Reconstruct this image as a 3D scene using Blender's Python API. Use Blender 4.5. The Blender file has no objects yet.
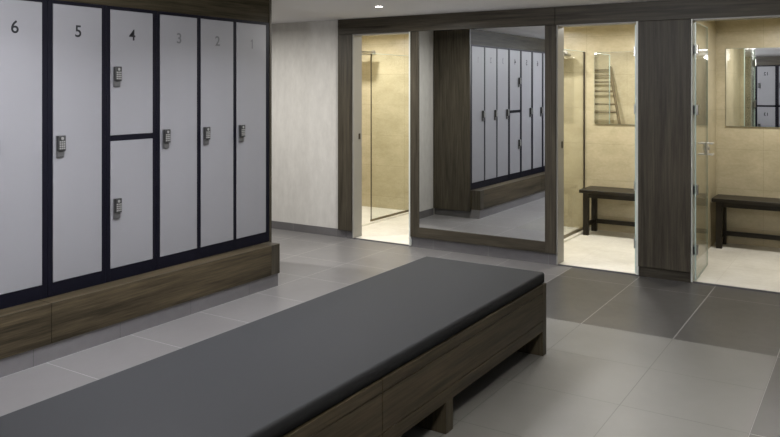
import bpy, bmesh, math, random
from mathutils import Vector, Matrix
random.seed(4)
SC = bpy.context.scene
COL = SC.collection
R = math.radians

# ------------------------------------------------------------------ materials
def mat(name, color, rough=.5, metal=0., spec=.5, emis=None, coat=0.):
    m = bpy.data.materials.new(name); m.use_nodes = True
    b = m.node_tree.nodes['Principled BSDF']
    b.inputs['Base Color'].default_value = (*color, 1)
    b.inputs['Roughness'].default_value = rough
    b.inputs['Metallic'].default_value = metal
    b.inputs['Specular IOR Level'].default_value = spec
    b.inputs['Coat Weight'].default_value = coat
    if emis:
        b.inputs['Emission Color'].default_value = (*emis[:3], 1)
        b.inputs['Emission Strength'].default_value = emis[3]
    return m

def N(m, t, **kw):
    n = m.node_tree.nodes.new(t)
    for k, v in kw.items(): setattr(n, k, v)
    return n
def L(m, a, b): m.node_tree.links.new(a, b)
def bsdf(m): return m.node_tree.nodes['Principled BSDF']
def coords(m, scale=(1,1,1), loc=(0,0,0)):
    # every mesh is measured from its own object origin; textures use real metres in the object's space
    tc = N(m, 'ShaderNodeTexCoord'); mp = N(m, 'ShaderNodeMapping')
    mp.inputs['Scale'].default_value = scale; mp.inputs['Location'].default_value = loc
    L(m, tc.outputs['Object'], mp.inputs['Vector'])
    return mp.outputs['Vector']
def noise(m, vec, scale, detail=4, rough=.55, dist=0.):
    n = N(m, 'ShaderNodeTexNoise')
    n.inputs['Scale'].default_value = scale; n.inputs['Detail'].default_value = detail
    n.inputs['Roughness'].default_value = rough; n.inputs['Distortion'].default_value = dist
    L(m, vec, n.inputs['Vector'])
    return n.outputs['Fac']
def ramp(m, fac, stops):
    r = N(m, 'ShaderNodeValToRGB')
    e = r.color_ramp.elements
    while len(e) < len(stops): e.new(.5)
    for el, (p, c) in zip(e, stops):
        el.position = p; el.color = (*c, 1) if len(c) == 3 else c
    L(m, fac, r.inputs['Fac'])
    return r.outputs['Color']
def math_node(m, op, a, b=None):
    n = N(m, 'ShaderNodeMath', operation=op)
    for i, v in enumerate((a, b)):
        if v is None: continue
        if isinstance(v, (int, float)): n.inputs[i].default_value = v
        else: L(m, v, n.inputs[i])
    return n.outputs[0]
def mixc(m, fac, a, b):
    n = N(m, 'ShaderNodeMix', data_type='RGBA')
    if isinstance(fac, (int, float)): n.inputs[0].default_value = fac
    else: L(m, fac, n.inputs[0])
    for i, v in ((6, a), (7, b)):
        if isinstance(v, tuple): n.inputs[i].default_value = (*v, 1)
        else: L(m, v, n.inputs[i])
    return n.outputs[2]
def bump(m, h, strength, dist=.002):
    n = N(m, 'ShaderNodeBump')
    n.inputs['Strength'].default_value = strength; n.inputs['Distance'].default_value = dist
    L(m, h, n.inputs['Height']); L(m, n.outputs[0], bsdf(m).inputs['Normal'])

def wood(name, dark, light, axis, rough=.45):
    m = mat(name, light, rough, spec=.22)
    s = [22, 22, 22]; s[axis] = 1.1
    v = coords(m, tuple(s))
    f1 = noise(m, v, 1.0, 5, .6, .6)
    s2 = [75, 75, 75]; s2[axis] = 2.5
    f2 = noise(m, coords(m, tuple(s2)), 1.0, 5, .7)
    s3 = [3, 3, 3]; s3[axis] = .5
    f3 = noise(m, coords(m, tuple(s3), (3, 7, 1)), 1.0, 2)
    f = math_node(m, 'ADD', math_node(m, 'MULTIPLY', f1, .40), math_node(m, 'MULTIPLY', f2, .48))
    f = math_node(m, 'ADD', f, math_node(m, 'MULTIPLY', f3, .14))
    c = ramp(m, f, [(.40, dark), (.51, tuple((a+b)/2 for a, b in zip(dark, light))), (.62, light)])
    L(m, c, bsdf(m).inputs['Base Color'])
    bump(m, f2, .12, .001)
    return m

def grid_lines(m, vec, axes, pitch, offs, width):
    sep = N(m, 'ShaderNodeSeparateXYZ'); L(m, vec, sep.inputs[0])
    out = None
    for a, p, o in zip(axes, pitch, offs):
        t = math_node(m, 'FRACT', math_node(m, 'DIVIDE', math_node(m, 'SUBTRACT', sep.outputs[a], o), p))
        d = math_node(m, 'MINIMUM', t, math_node(m, 'SUBTRACT', 1.0, t))
        g = math_node(m, 'LESS_THAN', d, width/2/p)
        out = g if out is None else math_node(m, 'MAXIMUM', out, g)
    return out

def tile(name, c1, c2, grout, axes, pitch, offs, width=.003, rough=.35, spec=.5, nscale=1.5, stretch=(1,1,1)):
    m = mat(name, c1, rough, spec=spec)
    v = coords(m)
    f = noise(m, coords(m, stretch), nscale, 6, .62, .4)
    f2 = noise(m, coords(m, stretch, (5, 3, 2)), nscale*9, 4, .6)
    f = math_node(m, 'ADD', math_node(m, 'MULTIPLY', f, .7), math_node(m, 'MULTIPLY', f2, .3))
    base = ramp(m, f, [(.3, c1), (.7, c2)])
    g = grid_lines(m, v, axes, pitch, offs, width)
    L(m, mixc(m, g, base, grout), bsdf(m).inputs['Base Color'])
    rg = math_node(m, 'ADD', math_node(m, 'MULTIPLY', f2, .12), rough-.06)
    L(m, rg, bsdf(m).inputs['Roughness'])
    bump(m, math_node(m, 'SUBTRACT', 1.0, g), .2, .001)
    return m

P = .596
M = {}
M['floor_dark'] = tile('dark grey porcelain tile', (.050,.048,.046), (.076,.073,.070), (.30,.29,.28), (0,1), (P,2*P), (-1.09,5.068), .005, .34)
M['floor_dark_lit'] = tile('dark grey porcelain tile with painted light', (.126,.121,.120), (.168,.162,.160), (.33,.32,.32), (0,1), (P,P), (-1.09,5.068), .005, .34)  # dark tile again, the brighter light on this side put into its colour
M['floor_light'] = tile('light grey porcelain tile', (.138,.135,.124), (.182,.178,.165), (.085,.082,.077), (0,1), (P,P), (-1.09,5.068), .004, .40)
M['skirt_x'] = tile('grey skirting tile along wall', (.088,.084,.086), (.125,.12,.122), (.2,.2,.2), (0,), (P,), (-1.31,), .003, .4)
M['skirt_y'] = tile('grey skirting tile along lockers', (.10,.096,.098), (.14,.135,.137), (.05,.05,.05), (1,), (P,), (2.98,), .003, .4)
M['stone_xz'] = tile('beige limestone tile', (.365,.32,.208), (.555,.494,.352), (.27,.235,.15), (0,2), (.6,.4), (-.35,.17), .002, .33, nscale=3.2, stretch=(1,1,1.8))
M['stone_yz'] = tile('beige limestone side tile', (.365,.32,.208), (.555,.494,.352), (.27,.235,.15), (1,2), (.6,.4), (.2,.17), .002, .33, nscale=3.2, stretch=(1,1,1.8))
M['stone_floor'] = tile('pale stone cubicle floor', (.60,.575,.51), (.82,.80,.74), (.55,.52,.46), (0,1), (.6,.6), (.1,.2), .002, .45, nscale=3)
M['wood_v'] = wood('dark grey brown wood upright grain', (.020,.0168,.0110), (.068,.058,.042), 2)
M['wood_y'] = wood('dark olive brown wood along the lockers', (.013,.011,.006), (.046,.038,.024), 1)
bsdf(M['wood_y']).inputs['Specular IOR Level'].default_value = .04
M['wood_x'] = wood('dark grey brown wood lengthwise grain', (.020,.0168,.0110), (.068,.058,.042), 0)
M['brown_y'] = wood('brown wood long grain', (.018,.014,.0075), (.080,.062,.036), 1)
M['brown_v'] = wood('brown wood upright grain', (.028,.023,.014), (.085,.070,.044), 2)
M['brown_x'] = wood('brown wood cross grain', (.028,.022,.012), (.09,.072,.042), 0)
M['door'] = mat('light grey locker laminate', (.19,.19,.201), .5)
M['carcass'] = mat('blue black locker frame', (.0035,.0035,.0075), .5, spec=.12)
M['number_dark'] = mat('charcoal number', (.010,.010,.012), .6, spec=.2)
M['number_pale'] = mat('grey number', (.09,.09,.095), .5)
M['lock'] = mat('dark grey lock housing', (.035,.035,.035), .35, .3)
M['lock_plate'] = mat('grey lock lever', (.11,.11,.11), .35, .5)
M['key'] = mat('pale grey lock key', (.21,.21,.20), .4)
M['cushion'] = mat('charcoal leatherette', (.0205,.0212,.0222), .65, spec=.1)
v = coords(M['cushion']); bump(M['cushion'], noise(M['cushion'], v, 260, 3), .12, .001)
M['black'] = mat('black recess', (.006,.006,.006), .6)
M['dark_bench'] = wood('dark stained bench wood', (.010,.0085,.006), (.030,.025,.018), 0, .4)
M['dark_bench_v'] = wood('dark stained bench leg wood', (.010,.0085,.006), (.030,.025,.018), 2, .4)
M['jamb'] = mat('pale stone jamb', (.27,.262,.24), .4)
M['jamb_alu'] = mat('pale satin door post', (.55,.57,.53), .35)
M['steel'] = mat('brushed steel', (.42,.41,.39), .3, 1.)
M['chrome'] = mat('chrome', (.8,.8,.8), .3, 1.)
M['profile'] = mat('dark bronze profile', (.03,.022,.015), .4, .4)
M['pale_profile'] = mat('satin bronze profile', (.20,.165,.105), .35, .5)
M['ceiling'] = mat('matt grey white ceiling paint', (.66,.65,.655), .8)
M['white'] = mat('white ceiling paint', (.75,.74,.70), .8)
M['mirror'] = mat('silvered mirror', (.84,.86,.86), .004, 1.)
M['mirror_edge'] = mat('mirror edge', (.30,.36,.33), .2)
M['lamp_glow'] = mat('lit lamp', (1,1,1), .4, emis=(1,.97,.95,14))
M['trim_white'] = mat('white lamp rim', (.7,.7,.7), .4)
M['glass_edge'] = mat('pale green glass edge', (.50,.62,.57), .25)
M['frosted'] = mat('frosted band', (.55,.62,.60), .5)

m = M['wallpaper'] = mat('pale grey textured wallpaper', (.50,.485,.455), .75)
v = coords(m, (14,14,5))
f = noise(m, v, 1.2, 6, .65)
L(m, ramp(m, f, [(.3, (.455,.44,.415)), (.7, (.535,.52,.49))]), bsdf(m).inputs['Base Color'])
bump(m, noise(m, coords(m, (60,60,25)), 2., 4), .25, .002)
v = coords(M['ceiling']); 

def glass_mat(name, tint, amount=1.0):
    m = bpy.data.materials.new(name); m.use_nodes = True
    nt = m.node_tree; nt.nodes.clear()
    out = nt.nodes.new('ShaderNodeOutputMaterial'); mx = nt.nodes.new('ShaderNodeMixShader')
    t = nt.nodes.new('ShaderNodeBsdfTransparent'); g = nt.nodes.new('ShaderNodeBsdfGlossy'); fr = nt.nodes.new('ShaderNodeMapRange'); lw = nt.nodes.new('ShaderNodeLayerWeight'); pw = nt.nodes.new('ShaderNodeMath')
    t.inputs[0].default_value = (*tint, 1); g.inputs['Roughness'].default_value = .01
    # reflectance of a pane: 4 % face on, rising steeply towards grazing
    lw.inputs['Blend'].default_value = .5; pw.operation = 'POWER'; pw.inputs[1].default_value = 5
    nt.links.new(lw.outputs['Facing'], pw.inputs[0]); nt.links.new(pw.outputs[0], fr.inputs['Value'])
    fr.inputs['To Min'].default_value = .04; fr.inputs['To Max'].default_value = .8
    nt.links.new(fr.outputs[0], mx.inputs[0]); nt.links.new(t.outputs[0], mx.inputs[1]); nt.links.new(g.outputs[0], mx.inputs[2])
    nt.links.new(mx.outputs[0], out.inputs[0])
    return m
M['glass'] = glass_mat('clear glass', (.965,.975,.96))

# ------------------------------------------------------------------ geometry helpers
class MB:
    """collects shapes and links them as ONE mesh object"""
    def __init__(s): s.bm = bmesh.new(); s.mats = []
    def mi(s, m):
        if m not in s.mats: s.mats.append(m)
        return s.mats.index(m)
    def take(s, b, m, M4=None, smooth=False):
        if M4 is not None: bmesh.ops.transform(b, matrix=M4, verts=b.verts)
        k = s.mi(m); me = bpy.data.meshes.new('tmp')
        for f in b.faces: f.material_index = k; f.smooth = smooth
        b.to_mesh(me); b.free(); s.bm.from_mesh(me); bpy.data.meshes.remove(me)
        return s
    def box(s, x0, x1, y0, y1, z0, z1, m, bev=0., seg=1, M4=None):
        b = bmesh.new(); bmesh.ops.create_cube(b, size=1)
        bmesh.ops.scale(b, vec=(x1-x0, y1-y0, z1-z0), verts=b.verts)
        bmesh.ops.translate(b, vec=((x0+x1)/2, (y0+y1)/2, (z0+z1)/2), verts=b.verts)
        if bev: bmesh.ops.bevel(b, geom=list(b.edges), offset=bev, segments=seg, profile=.5, affect='EDGES')
        return s.take(b, m, M4, seg > 2)
    def cyl(s, p0, p1, r, m, n=20, r2=None, M4=None):
        p0, p1 = Vector(p0), Vector(p1); d = p1-p0
        b = bmesh.new()
        bmesh.ops.create_cone(b, cap_ends=True, segments=n, radius1=r, radius2=r if r2 is None else r2, depth=d.length)
        q = d.to_track_quat('Z', 'Y').to_matrix().to_4x4()
        bmesh.ops.transform(b, matrix=Matrix.Translation((p0+p1)/2) @ q, verts=b.verts)
        return s.take(b, m, M4)
    def ring(s, c, r0, r1, z0, z1, m, n=32):
        b = bmesh.new(); V = []
        for i in range(n):
            a = 2*math.pi*i/n; ca, sa = math.cos(a), math.sin(a)
            V.append([b.verts.new((c[0]+ca*r, c[1]+sa*r, z)) for r, z in ((r0, z0), (r1, z0), (r1, z1), (r0, z1))])
        for i in range(n):
            A, B = V[i], V[(i+1) % n]
            for k in range(4): b.faces.new((A[k], B[k], B[(k+1) % 4], A[(k+1) % 4]))
        bmesh.ops.recalc_face_normals(b, faces=b.faces)
        return s.take(b, m)
    def build(s, name, parent=None):
        me = bpy.data.meshes.new(name)
        o = bpy.data.objects.new(name, me); COL.objects.link(o)
        if parent is not None:
            o.parent = parent
            w = Vector(parent.get('_w', (0, 0, 0)))
            bmesh.ops.translate(s.bm, vec=-w, verts=s.bm.verts); o['_w'] = tuple(w)
        s.bm.to_mesh(me); s.bm.free()
        for m in s.mats: me.materials.append(m)
        return o

def tag(o, label, cat, group=None):
    o['label'] = label; o['category'] = cat
    if group: o['group'] = group
    return o
def thing(name, label, cat, loc, group=None, rz=0., local=False):
    o = bpy.data.objects.new(name, None); COL.objects.link(o)
    o.location = loc; o.rotation_euler = (0, 0, rz); o.empty_display_size = .1
    o['_w'] = (0, 0, 0) if local else tuple(loc)
    return tag(o, label, cat, group)
def struct(mb, name, label=None, parent=None):
    o = mb.build(name, parent); o['kind'] = 'structure'
    if label: o['label'] = label
    return o
def box(*a, **k): return MB().box(*a, **k)

CEIL = 2.322; HEAD = 2.160
YW = 6.62            # skirting face of the far wall
YF = 6.58            # face of the wood cladding
YI = 6.75            # inner face of the partition
YB = 8.46            # tiled back wall of the cubicles

# ------------------------------------------------------------------ floor, ceiling, walls
fl = MB()
X0, X1, Y0, Y1 = -8.3, 3.2, -3.2, YW+.01
LX0, LX1, LY1 = -1.09-4*P, -1.09+P, 5.068
LXM = -1.09-2*P
fl.box(X0, LX0, Y0, Y1, -.06, 0, M['floor_dark_lit'])
fl.box(LX0, LXM, LY1, Y1, -.06, 0, M['floor_dark_lit'])
fl.box(LX1, X1, Y0, Y1, -.06, 0, M['floor_dark'])
fl.box(LXM, LX1, LY1, Y1, -.06, 0, M['floor_dark'])
fl.box(LX0, LX1, Y0, LY1, -.06, 0, M['floor_light'])
struct(fl, 'floor', 'large grey floor tiles, light field framed by darker tiles')
struct(box(X0, X1, Y0, YW+.2, CEIL, CEIL+.08, M['ceiling']), 'ceiling', 'flat grey white ceiling')
# far wall left of the wood cladding, and the room's other walls
struct(box(X0, -4.837, YW+.012, YI, 0, CEIL, M['wallpaper']), 'wall_back', 'pale textured wall at the far end beside the dark wood frame')
struct(box(X0-.1, X0, Y0, YI, 0, CEIL, M['wallpaper']), 'wall_left')
struct(box(X1, X1+.1, Y0, YI, 0, CEIL, M['wallpaper']), 'wall_right')
struct(box(X0, X1, Y0-.1, Y0, 0, CEIL, M['wallpaper']), 'wall_front')
# wall the lockers stand against, ending in a short return beyond them
struct(box(-4.82, -4.70, Y0, 5.36, 0, CEIL, M['wallpaper']), 'wall_lockers')
struct(box(-4.70, -4.688, 4.777, 5.36, 0, .085, M['skirt_y']), 'baseboard_lockers')
struct(box(X0, -4.76, YW, YW+.012, 0, .085, M['skirt_x'], bev=.001), 'baseboard_back', 'grey tile skirting under the pale far wall')

# ------------------------------------------------------------------ wood cladding and openings of the far wall
# opening edges
O1 = (-4.655, -3.942); O2 = (-2.418, -1.697); O3 = (-1.276, -.545)
bm_ = MB()
for a, b in ((-4.837, -2.4305), (-2.4275, .42), (.423, X1)):
    bm_.box(a, b, YF, YI, HEAD, CEIL, M['wood_x'], bev=.0015)
struct(bm_, 'trim_1', 'long dark wood beam over the mirror and cubicle openings')
struct(box(-4.837, O1[0], YF, YI, .085, HEAD-.002, M['wood_v'], bev=.0015), 'trim_2', 'narrow dark wood pillar left of the left cubicle opening')
struct(box(O2[1], O3[0], YF, YI, .09, HEAD-.002, M['wood_v'], bev=.0015), 'trim_3', 'wide dark wood pillar between the two right cubicles')
struct(box(O3[1], X1, YF, YI, .09, HEAD-.002, M['wood_v'], bev=.0015), 'trim_4')
# solid wall behind the big mirror
struct(box(O1[1], O2[0], YF+.045, YI, 0, HEAD-.002, M['stone_xz']), 'wall_mirror_side')
sk = MB()
sk.box(-4.75, O1[0]-.002, YF+.035, YI, 0, .083, M['skirt_x'])
struct(sk, 'baseboard_left_pillar')
struct(box(O1[1]+.002, O2[0]-.002, YF+.033, YF+.045, 0, .105, M['skirt_x']), 'baseboard_mirror', 'grey tile skirting under the large framed mirror')
struct(box(O2[1]+.002, O3[0]-.002, YF+.03, YI, 0, .089, M['wood_x']), 'baseboard_pillar', 'dark skirting under the wide wood pillar')
struct(box(O3[1]+.002, X1, YF+.03, YI, 0, .089, M['skirt_x']), 'baseboard_right')

# pale jamb linings and thresholds
T = .012
for i, (a, b) in enumerate((O1, O2, O3)):
    j = MB()
    for k, (x0, x1) in enumerate(((a, a+T), (b-T-.008, b))):
        hinged = (k == 0) == (i == 2)
        j.box(x0, x1, YF+.012, YI, .0125, HEAD, M['jamb_alu'] if hinged else M['jamb'])
    j.box(a+T, b-T-.008, YF+.03, YI, HEAD-.012, HEAD, M['jamb'])
    st = struct(j, 'trim_%d' % (5+i), 'pale lining of the %s cubicle opening' % ('left', 'middle', 'right')[i])
    th = struct(box(a, b, YF+.034, YF+.05, 0, .012, M['skirt_x']), 'trim_%d' % (8+i))
    if i < 2:
        kp = MB(); kp.box(a+T, a+T+.006, 6.69, 6.715, 1.05, 1.11, M['profile'])
        o = kp.build('strike_plate', st); o['kind'] = 'structure'

# ------------------------------------------------------------------ cubicles
CUB = ((-5.93, -3.86), (-3.74, -1.58), (-1.39, .75))
for i, (a, b) in enumerate(CUB):
    s = ('left', 'middle', 'right')[i]
    struct(box(a-.02, b+.02, YF+.05, YB+.05, -.06, .010, M['stone_floor']), 'floor_cubicle_%d' % (i+1), 'pale stone floor of the %s cubicle' % s)
    struct(box(a-.02, b+.02, YB, YB+.1, 0, CEIL, M['stone_xz']), 'wall_cubicle_back_%d' % (i+1), 'beige stone tiled back wall of the %s cubicle' % s)
    struct(box(a-.06, a, YI, YB, 0, CEIL, M['stone_yz']), 'wall_cubicle_left_%d' % (i+1), 'beige tiled side wall of the %s cubicle' % s)
    struct(box(b, b+.06, YI, YB, 0, CEIL, M['stone_yz']), 'wall_cubicle_right_%d' % (i+1))
    struct(box(a-.06, b+.06, YI, YB+.1, CEIL, CEIL+.08, M['white']), 'ceiling_cubicle_%d' % (i+1))
# tiled inner face of the front partition left of opening 1
for i, (a, b) in enumerate(CUB):
    o0, o1 = (O1, O2, O3)[i]; f = MB()
    f.box(a, o0, YI, YI+.012, .01, HEAD, M['stone_xz']); f.box(o1, b, YI, YI+.012, .01, HEAD, M['stone_xz'])
    f.box(a, b, YI, YI+.012, HEAD, CEIL, M['stone_xz'])
    struct(f, 'wall_cubicle_front_%d' % (i+1))

def shower_screen(x, y0, y1, label, edge):
    t = thing('shower_screen', label, 'shower screen', (x, (y0+y1)/2, .01), 'glass shower screens')
    g = MB(); g.box(x-.004, x+.004, y0+.012, y1-.022, .035, 2.0, M['glass']); g.build('pane', t)
    box(x-.004, x+.004, y0, y0+.012, .02, 2.0, M[edge]).build('edge_profile', t)
    box(x-.007, x+.007, y1-.022, y1, .02, 2.0, M['profile']).build('wall_profile', t)
    box(x-.004, x+.004, y0+.012, y1-.022, 2.0, 2.004, M['glass_edge']).build('top_rail', t)
    ch = MB(); ch.box(x-.010, x+.010, y0, y1-.022, .01, .035, M['pale_profile'])
    ch.build('floor_channel', t)
    return t
shower_screen(-5.05, 7.53, YB, 'clear glass shower screen with dark edge inside the left cubicle', 'profile')
shower_screen(-2.775, 7.45, YB, 'clear glass shower screen beside the bench in the middle cubicle', 'glass_edge')
# low stone curbs in front of the showers, part of the floor finish
struct(box(-4.985, -4.955, YI+.02, YB, .01, .03, M['stone_floor']), 'trim_11', 'thin stone kerb on the floor of the left cubicle')
struct(box(-2.715, -2.69, YI+.02, YB, .01, .03, M['stone_floor']), 'trim_12', 'thin stone kerb on the floor of the middle cubicle')

def shower_head(x, z, reach, label):
    t = thing('overhead_shower', label, 'shower head', (x, YB, z), 'wall mounted shower heads')
    MB().cyl((x, YB, z+.03), (x, YB-.012, z+.03), .032, M['steel']).build('wall_flange', t)
    MB().cyl((x, YB-.01, z+.03), (x, YB-reach, z+.03), .011, M['steel']).cyl((x, YB-reach+.01, z+.04), (x, YB-reach+.01, z), .011, M['steel']).build('arm', t)
    MB().box(x-.1, x+.1, YB-reach-.1, YB-reach+.12, z-.014, z+.004, M['steel'], bev=.004).build('spray_plate', t)
shower_head(-5.63, 2.035, .30, 'brushed metal shower head high on the wall in the left cubicle')
shower_head(-3.0, 1.965, .20, 'brushed metal shower head behind glass in the middle cubicle')

# ------------------------------------------------------------------ cubicle benches, mirrors, towel ladder
def cubicle_bench(x0, x1, y0, y1, h, label):
    t = thing('wooden_bench', label, 'bench', ((x0+x1)/2, (y0+y1)/2, .01), 'dark wooden cubicle benches')
    box(x0, x1, y0, y1, h-.035, h, M['dark_bench'], bev=.003).build('seat', t)
    ap = MB()
    ap.box(x0+.09, x1-.09, y0+.04, y0+.06, h-.085, h-.035, M['dark_bench'])
    ap.box(x0+.09, x1-.09, y1-.06, y1-.04, h-.085, h-.035, M['dark_bench'])
    ap.box(x0+.05, x0+.07, y0+.09, y1-.09, h-.085, h-.035, M['dark_bench'])
    ap.box(x1-.07, x1-.05, y0+.09, y1-.09, h-.085, h-.035, M['dark_bench'])
    ap.build('apron', t)
    for lx in (x0+.035, x1-.09):
        for ly in (y0+.03, y1-.085):
            box(lx, lx+.055, ly, ly+.055, .01, h-.035, M['dark_bench_v'], bev=.002).build('leg', t)
    st = MB(); st.box(x0+.09, x1-.09, y1-.07, y1-.045, .10, .145, M['dark_bench']); st.build('stretcher', t)
    for lx in (x0+.05, x1-.075):
        box(lx, lx+.025, y0+.085, y1-.085, .10, .145, M['dark_bench_v']).build('stretcher', t)
cubicle_bench(-2.70, -1.62, 8.045, 8.44, .50, 'dark wooden bench below the mirror in the middle cubicle')
cubicle_bench(-1.372, -.12, 8.085, 8.44, .505, 'dark wooden bench along the back wall of the right cubicle')

def cubicle_mirror(x0, x1, z0, z1, label, tilt=0.):
    t = thing('cubicle_mirror', label, 'mirror', ((x0+x1)/2, YB-.012, z0), 'frameless cubicle mirrors', local=True)
    w = (x1-x0)/2; h = z1-z0
    t.rotation_euler = (R(tilt), 0, 0)
    box(-w, w, -.006, 0, 0, h, M['mirror_edge']).build('backing', t)
    box(-w+.002, w-.002, -.0072, -.0062, .002, h-.002, M['mirror']).build('mirror_glass', t)
cubicle_mirror(-2.655, -2.02, 1.195, 1.99, 'frameless mirror above the bench in the middle cubicle')
cubicle_mirror(-1.296, -.42, 1.205, 1.995, 'frameless mirror reflecting lockers on the right cubicle wall', -.19)

t = thing('towel_ladder', 'leaning brass towel ladder reflected in the middle cubicle mirror', 'towel rail', (-3.28, 6.93, .01))
LXC = -3.28
for s in (-1, 1):
    MB().cyl((LXC+s*.70, 7.02, .012), (LXC+s*.31, 6.80, 1.88), .018, M['pale_profile'], 12).build('rail', t)
for z in (.45, .75, 1.05, 1.28, 1.38, 1.55, 1.67, 1.76, 1.83):
    k = (z-.012)/1.868; hw = .70-.39*k; y = 7.02-.22*k
    MB().cyl((LXC-hw, y, z), (LXC+hw, y, z), .014, M['pale_profile'], 10).build('rung', t)

# small dark door stop on the tiled wall of the right cubicle
t = thing('wall_switch', 'small dark switch plate on the tiled side wall of the right cubicle', 'switch', (-1.39, 7.94, .575))
MB().box(-1.391, -1.382, 7.92, 7.965, .57, .645, M['profile'], bev=.002).build('plate', t)
MB().box(-1.382, -1.378, 7.93, 7.955, .59, .625, M['lock'], bev=.001).build('rocker', t)

# ------------------------------------------------------------------ glass doors (open into the cubicles)
def glass_door(name, x, ang, side, label):
    """hinged at (x, 6.655); swings along +Y; the pane stands in local x = 0 .. thickness"""
    w, z0, z1 = .665, .018, 2.135
    o = bpy.data.objects.new(name, None); COL.objects.link(o)
    o.location = (x, 6.632, 0); o.rotation_euler = (0, 0, R(ang)); o['kind'] = 'structure'; o['label'] = label; o['_w'] = (0, 0, 0)
    p = MB()
    p.box(-.005, .005, .003, w-.003, z0+.003, z1-.003, M['glass'])
    p.box(-.0052, .0052, 0, .003, z0, z1, M['glass_edge']); p.box(-.0052, .0052, w-.003, w, z0, z1, M['glass_edge'])
    p.box(-.0052, .0052, .003, w-.003, z0, z0+.003, M['glass_edge']); p.box(-.0052, .0052, .003, w-.003, z1-.003, z1, M['glass_edge'])
    pn = p.build('pane', o); pn['kind'] = 'structure'
    for z in (.266, .76, 1.415, 1.91):
        h = MB()
        h.box(-.017, -.0055, .008, .06, z-.042, z+.042, M['steel'], bev=.002)
        h.box(.0055, .017, .008, .06, z-.042, z+.042, M['steel'], bev=.002)
        h.cyl((side*.012, -.002, z-.042), (side*.012, -.002, z+.042), .007, M['steel'], 12)
        h.box(-.015 if side < 0 else .005, -.005 if side < 0 else .015, -.014, 0, z-.03, z+.03, M['lock'])
        hh = h.build('hinge', o); hh['kind'] = 'structure'
    hd = MB()
    for s in (-1, 1):
        hd.box(s*.006 if s > 0 else -.018, .018 if s > 0 else -.006, w-.11, w-.02, 1.0, 1.115, M['chrome'], bev=.002)
        for z in (1.008, 1.105):
            hd.cyl((s*.018, w-.06, z), (s*.055, w-.06, z), .008, M['chrome'], 12)
            hd.cyl((s*.055, w-.02, z), (s*.055, w-.13, z), .008, M['chrome'], 12)
        hd.cyl((s*.018, w-.065, 1.06), (s*.028, w-.065, 1.06), .016, M['steel'], 16)
    hb = hd.build('door_handle', o); hb['kind'] = 'structure'; hb['label'] = 'chrome lock and handle'
    return o
glass_door('door_1', O1[1]-.020-.014, 0, 1, 'open clear glass door of the left cubicle')
glass_door('door_2', O2[1]-.020-.014, 0, 1, 'open clear glass door of the middle cubicle')
glass_door('door_3', O3[0]+T+.016, 2.2, -1, 'open clear glass door of the right cubicle')

# ------------------------------------------------------------------ big framed wall mirror
t = thing('wall_mirror', 'large wall mirror in a dark wood frame between two cubicle openings', 'mirror', ((O1[1]+O2[0])/2, YF, .1))
xa, xb = O1[1]+.002, O2[0]-.002
mi0, mi1, mz = -3.840, -2.523, .208
box(xa, mi0, YF, YF+.045, .106, HEAD-.002, M['wood_v'], bev=.0015).build('frame_stile', t)
box(mi1, xb, YF, YF+.045, .106, HEAD-.002, M['wood_v'], bev=.0015).build('frame_stile', t)
box(mi0, mi1, YF, YF+.045, .106, mz, M['wood_x'], bev=.0015).build('frame_rail', t)
box(mi0, mi1, YF+.008, YF+.014, mz, HEAD-.002, M['mirror']).build('mirror_glass', t)

# ------------------------------------------------------------------ lockers
FX = -4.185; BX = -4.69; DZ0, DZ1 = .424, 2.107; FZ0, FZ1 = .342, 2.128
def make_text(ch, size, matl, parent, y, z, x, rot=(math.pi/2, 0, math.pi/2)):
    cu = bpy.data.curves.new('number', 'FONT'); cu.body = ch; cu.size = size; cu.extrude = .0008; cu.offset = .0012
    cu.align_x = 'CENTER'; cu.align_y = 'CENTER'
    to = bpy.data.objects.new('tmp', cu); COL.objects.link(to)
    bpy.context.view_layer.update()
    me = bpy.data.meshes.new_from_object(to.evaluated_get(bpy.context.evaluated_depsgraph_get()))
    bpy.data.objects.remove(to)
    from mathutils import Euler
    if ch == '1':      # stem with a slanted flag
        bpy.data.meshes.remove(me); me = bpy.data.meshes.new('number')
        h = size*.36; q = [(.02,-1),(.28,-1),(.28,1),(.10,1),(-.08,.78),(-.30,.64),(-.30,.40),(.02,.60)]
        me.from_pydata([(a*h, b*h, .0008) for a, b in q], [], [(0,1,2,7), (7,2,3,4), (7,4,5,6)])
    me.transform(Matrix.Translation((x, y, z)) @ Euler(rot).to_matrix().to_4x4())
    w = Vector(parent.get('_w', (0, 0, 0))); me.transform(Matrix.Translation(-w))
    me.materials.clear(); me.materials.append(matl)
    o = bpy.data.objects.new('number', me); COL.objects.link(o); o.parent = parent; o['_w'] = tuple(w)
    return o
def make_lock(parent, y, z, flip=None):
    """keypad combination lock; z is the middle of the keypad body"""
    k = MB(); X = FX
    T4 = flip
    k.box(X, X+.010, y-.024, y+.024, z-.088, z+.045, M['lock_plate'], bev=.003, seg=2, M4=T4)
    k.box(X+.010, X+.030, y-.026, y+.026, z-.048, z+.046, M['lock'], bev=.005, seg=2, M4=T4)
    k.box(X+.010, X+.018, y-.022, y+.022, z-.086, z-.050, M['lock_plate'], bev=.004, seg=2, M4=T4)
    k.cyl((X+.030, y, z+.028), (X+.034, y, z+.028), .009, M['key'], 14, M4=T4)
    for r in range(4):
        for c in range(3):
            yy = y+(c-1)*.0135; zz = z+.008-r*.0135
            k.box(X+.030, X+.0325, yy-.0045, yy+.0045, zz-.0045, zz+.0045, M['key'], M4=T4)
    return k.build('keypad_lock', parent)

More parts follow.
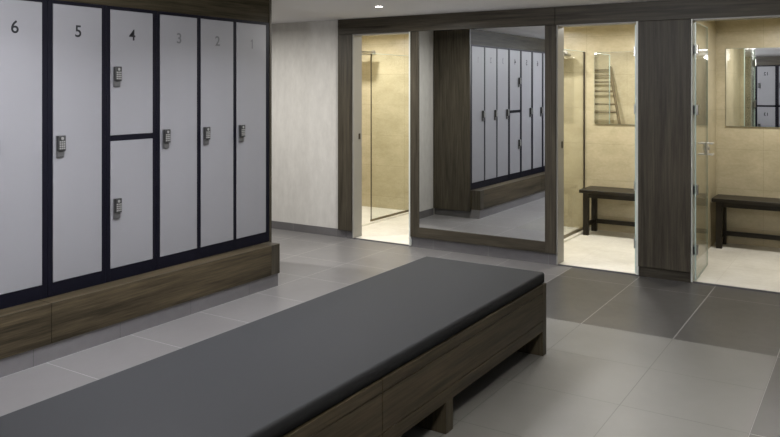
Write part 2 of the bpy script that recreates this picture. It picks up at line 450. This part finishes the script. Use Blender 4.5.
def cabinet(y0, y1, doors, label):
    """doors: list of (ya, yb, za, zb, number or None, number material, lock y, lock z)"""
    t = thing('locker_cabinet', label, 'locker', ((FX+BX)/2, (y0+y1)/2, FZ0), 'grey locker cabinets with black frames')
    c = MB(); g = .0015
    c.box(BX, FX-.022, y0+g, y1-g, FZ0, FZ1, M['carcass'])
    # face frame around the doors
    ys = sorted({(d[0], d[1]) for d in doors})
    edges = [y0+g] + [v for p in ys for v in p] + [y1-g]
    for i in range(0, len(edges), 2):
        c.box(FX-.022, FX, edges[i], edges[i+1], FZ0, FZ1, M['carcass'], bev=.001)
    for p in ys:
        zs = sorted((d[2], d[3]) for d in doors if (d[0], d[1]) == p)
        zz = [FZ0] + [v for q in zs for v in q] + [FZ1]
        for i in range(0, len(zz), 2):
            c.box(FX-.022, FX-.0005, p[0], p[1], zz[i], zz[i+1], M['carcass'])
    c.build('carcass', t)
    for (ya, yb, za, zb, num, nm, ly, lz) in doors:
        d = box(FX-.018, FX+.002, ya+.002, yb-.002, za+.002, zb-.002, M['door'], bev=.001).build('door', t)
        if num: make_text(num, .103, nm, d, (ya+yb)/2+.0, 1.945, FX+.0022)
        if ly: make_lock(d, ly, lz)
    return t
ND, NP = M['number_dark'], M['number_pale']
cabinet(3.59, 4.752, [(4.369,4.71,DZ0,DZ1,'1',NP,4.414,1.263), (3.998,4.336,DZ0,DZ1,'2',NP,4.043,1.263), (3.619,3.962,DZ0,DZ1,'3',NP,3.664,1.263)],
        'row of three tall grey lockers numbered 3, 2 and 1')
cabinet(3.181, 3.59, [(3.212,3.557,1.287,DZ1,'4',ND,3.256,1.69), (3.212,3.557,DZ0,1.252,None,ND,3.256,.832)],
        'grey locker numbered 4 split into an upper and a lower door')
cabinet(2.768, 3.181, [(2.802,3.148,DZ0,DZ1,'5',ND,2.846,1.263)], 'tall grey locker numbered 5 with one full height door')
cabinet(2.355, 2.768, [(2.387,2.733,DZ0,DZ1,'6',ND,2.431,1.263)], 'tall grey locker numbered 6 at the left edge')
cabinet(1.942, 2.355, [(1.974,2.32,DZ0,DZ1,None,ND,2.018,1.263)], 'tall grey locker past number 6, seen only as a strip in the mirror')

# end panel and wood bulkhead over the lockers
struct(box(BX, FX+.004, 4.754, 4.776, .085, CEIL, M['wood_v'], bev=.001), 'trim_13', 'dark wood end panel closing the row of lockers')
struct(box(BX, FX-.004, 1.0, 4.752, FZ1+.001, CEIL, M['wood_y'], bev=.001), 'trim_14', 'dark wood bulkhead above the grey lockers')
struct(box(BX, FX-.004, 1.0, 1.94, FZ0, FZ1, M['brown_v']), 'trim_15')
t = thing('locker_plinth', 'long brown wooden plinth ledge carrying the grey lockers', 'plinth', (-4.4, 3.2, 0))
PX = -4.06
box(BX, PX, 2.712, 4.635, .105, .3405, M['brown_y'], bev=.0012).build('front_board', t)
box(BX, PX, 1.0, 2.709, .105, .3405, M['brown_y'], bev=.0012).build('front_board', t)
box(FX+.008, PX+.001, 4.636, 4.734, .105, .3412, M['wood_v'], bev=.0012).build('end_board', t)
box(BX, PX-.012, 1.0, 4.728, 0, .1045, M['skirt_y']).build('skirting', t)
# the ledge behind the end board
box(BX, FX+.007, 4.636, 4.752, .105, .3405, M['brown_v']).build('end_board', t)

# lockers on the opposite wall behind the viewer, caught in the right cubicle's mirror
def far_cabinet(x, nums, label):
    t = thing('locker_cabinet', label, 'locker', (x, -1.0, .342), 'grey locker cabinets with black frames', local=True)
    W = .41
    box(-W/2+.001, W/2-.001, -.62, -.022, 0, 1.786, M['carcass']).build('carcass', t)
    f = MB()
    for z0, z1 in ((0, .082), (.91, .945), (1.765, 1.786)): f.box(-W/2+.001, W/2-.001, -.022, 0, z0, z1, M['carcass'])
    for a, b in ((-W/2+.001, -.172), (.172, W/2-.001)): f.box(a, b, -.022, 0, .082, 1.765, M['carcass'])
    f.build('face_frame', t)
    for i, (z0, z1) in enumerate(((.945, 1.765), (.082, .91))):
        d = box(-.170, .170, -.018, .002, z0+.002, z1-.002, M['door']).build('door', t)
        if nums: make_text(nums[i], .098, ND, d, .0022, z1-.16, 0, (math.pi/2, 0, math.pi))
        kk = MB().box(-.13-.024, -.13+.024, .002, .03, z0+.36, z0+.47, M['lock'], bev=.004).build('keypad_lock', d)
for i, (x, nums) in enumerate(((-1.955, ('12', '13')), (-1.545, None))):
    far_cabinet(x, nums, 'split grey lockers numbered 12 and 13, reflected in the right cubicle mirror' if nums else 'split grey lockers at the far right edge of the right cubicle mirror reflection')
struct(box(-3.9, X1, -1.63, -1.0, 0, .341, M['brown_x']), 'trim_16')
struct(box(-3.9, X1, -1.63, -.99, 2.129, CEIL, M['wood_x']), 'trim_17')
struct(box(-3.9, -2.161, -1.63, -1.0, .341, 2.129, M['wood_v']), 'trim_18')
struct(box(-1.339, X1, -1.63, -1.0, .341, 2.129, M['wood_v']), 'trim_19')

# ------------------------------------------------------------------ padded bench
bx0, bx1, by0, by1 = -2.508, -1.672, .77, 4.386
t = thing('padded_bench', 'long low wooden bench with a charcoal padded top on light tiles', 'bench', ((bx0+bx1)/2, (by0+by1)/2, 0))
# cushion: rounded slab, slightly crowned
b = bmesh.new(); bmesh.ops.create_cube(b, size=1)
bmesh.ops.scale(b, vec=(bx1-bx0-.012, by1-by0-.008, .058), verts=b.verts)
bmesh.ops.translate(b, vec=((bx0+bx1)/2, (by0+by1)/2+.0, .4335+.029), verts=b.verts)
top = [e for e in b.edges if all(v.co.z > .46 for v in e.verts)]; vert = [e for e in b.edges if abs(e.verts[0].co.z-e.verts[1].co.z) > .01]
bmesh.ops.bevel(b, geom=top+vert, offset=.016, segments=5, profile=.5, affect='EDGES')
cu = MB(); cu.take(b, M['cushion'], None, True); cu.build('cushion', t)
box(bx0+.02, bx1-.02, by0+.02, by1-.02, .426, .434, M['black']).build('cushion_base', t)
core = MB(); core.box(bx0+.006, bx1-.006, by0+.056, by1-.056, .150, .424, M['black']); core.build('carcass', t)
ymid = (by0+by1)/2
for sx in (0, 1):
    xa, xb = (bx1-.02, bx1) if sx else (bx0, bx0+.02)
    for ya, yb in ((by0+.056, ymid-.002), (ymid+.002, by1-.0565)):
        box(xa, xb, ya, yb, .377, .426, M['brown_y'], bev=.0008).build('top_rail', t)
        box(xa, xb, ya, yb, .2125, .3725, M['brown_y'], bev=.0008).build('front_panel', t)
        box(xa, xb, ya, yb, .148, .208, M['brown_y'], bev=.0008).build('bottom_rail', t)
for ya in (by0, by1-.055):
    box(bx0, bx1, ya, ya+.055, 0, .426, M['brown_v'], bev=.0012).build('leg', t)
for yc in (ymid-.573, ymid+.573):
    box(bx0+.001, bx1-.001, yc-.035, yc+.035, 0, .149, M['brown_v'], bev=.0012).build('leg', t)

# ------------------------------------------------------------------ lights
def lamp(x, y, z, power, color, size=.09, spread=150):
    l = bpy.data.lights.new('area_light', 'AREA'); l.shape = 'DISK'; l.size = size; l.energy = power; l.color = color; l.spread = R(spread)
    o = bpy.data.objects.new('area_light', l); COL.objects.link(o); o.location = (x, y, z)
    return o
t = thing('ceiling_downlight', 'small round lit downlight recessed in the ceiling before the left cubicle', 'ceiling light', (-3.736, 5.70, CEIL))
MB().ring((-3.736, 5.70), .032, .044, CEIL-.004, CEIL+.0, M['trim_white']).build('rim', t)
MB().cyl((-3.736, 5.70, CEIL-.0005), (-3.736, 5.70, CEIL-.0025), .032, M['lamp_glow'], 24).build('lens', t)
COOL = (.93,.94,1.0); NEUT = (1.0,.975,.93); WARM = (1.0,.93,.80)
Z = CEIL-.012
def fill_point(x, y, power, color, size=.035):  # added point light below the ceiling, no fixture, evens out the room's brightness
    l = bpy.data.lights.new('fill_light', 'POINT'); l.shadow_soft_size = size; l.energy = power; l.color = color
    o = bpy.data.objects.new('fill_light', l); COL.objects.link(o); o.location = (x, y, CEIL-.14)
lamp(-3.736, 5.70, CEIL-.004, 16, NEUT, .055, 170)
fill_point(-2.75, 2.3, 34, COOL)
fill_point(-2.75, .6, 34, COOL)
lamp(-3.1, 4.0, Z, 11, COOL, .25, 140)  # added area light over the locker aisle, no fixture built
lamp(-3.2, 2.4, Z, 10, COOL, .25, 140)  # second added aisle light, unseen, brightens floor and locker doors
lamp(-5.7, 5.2, Z, 26, NEUT, spread=175)
fill_point(-1.6, 4.3, 11, NEUT)
fill_point(-.55, 2.2, 29, NEUT)
fill_point(-.7, .4, 18, NEUT)
fill_point(1.2, 4.0, 3, NEUT)
WARM = (1.0,.965,.90)
for x, y, p in ((-5.5, 7.75, 11.5), (-4.35, 7.6, 9.5), (-3.2, 7.7, 10.5), (-2.15, 7.6, 13), (-.75, 7.5, 11.5)):
    lamp(x, y, Z, p, WARM, .12, 170)

w = bpy.data.worlds.new('room air'); SC.world = w; w.use_nodes = True
w.node_tree.nodes['Background'].inputs[0].default_value = (.5,.5,.52,1)
w.node_tree.nodes['Background'].inputs[1].default_value = 0.0

# ------------------------------------------------------------------ camera
cam = bpy.data.cameras.new('camera'); co = bpy.data.objects.new('camera', cam); COL.objects.link(co)
co.location = (0, 0, 1.6); co.rotation_euler = (R(90), 0, R(32.4155))
cam.sensor_fit = 'HORIZONTAL'; cam.sensor_width = 36; cam.lens = 765.26/780*36
cam.shift_y = -(218.5-87.41)/780; cam.clip_start = .05
SC.camera = co
for o in bpy.data.objects:
    if '_w' in o: del o['_w']
SC.view_settings.view_transform = 'Standard'; SC.view_settings.look = 'None'
SC.view_settings.exposure = 1.02; SC.view_settings.gamma = 1.0
SC.view_settings.use_curve_mapping = False
SC.cycles.max_bounces = 10; SC.cycles.diffuse_bounces = 6; SC.cycles.glossy_bounces = 6; SC.cycles.transparent_max_bounces = 12
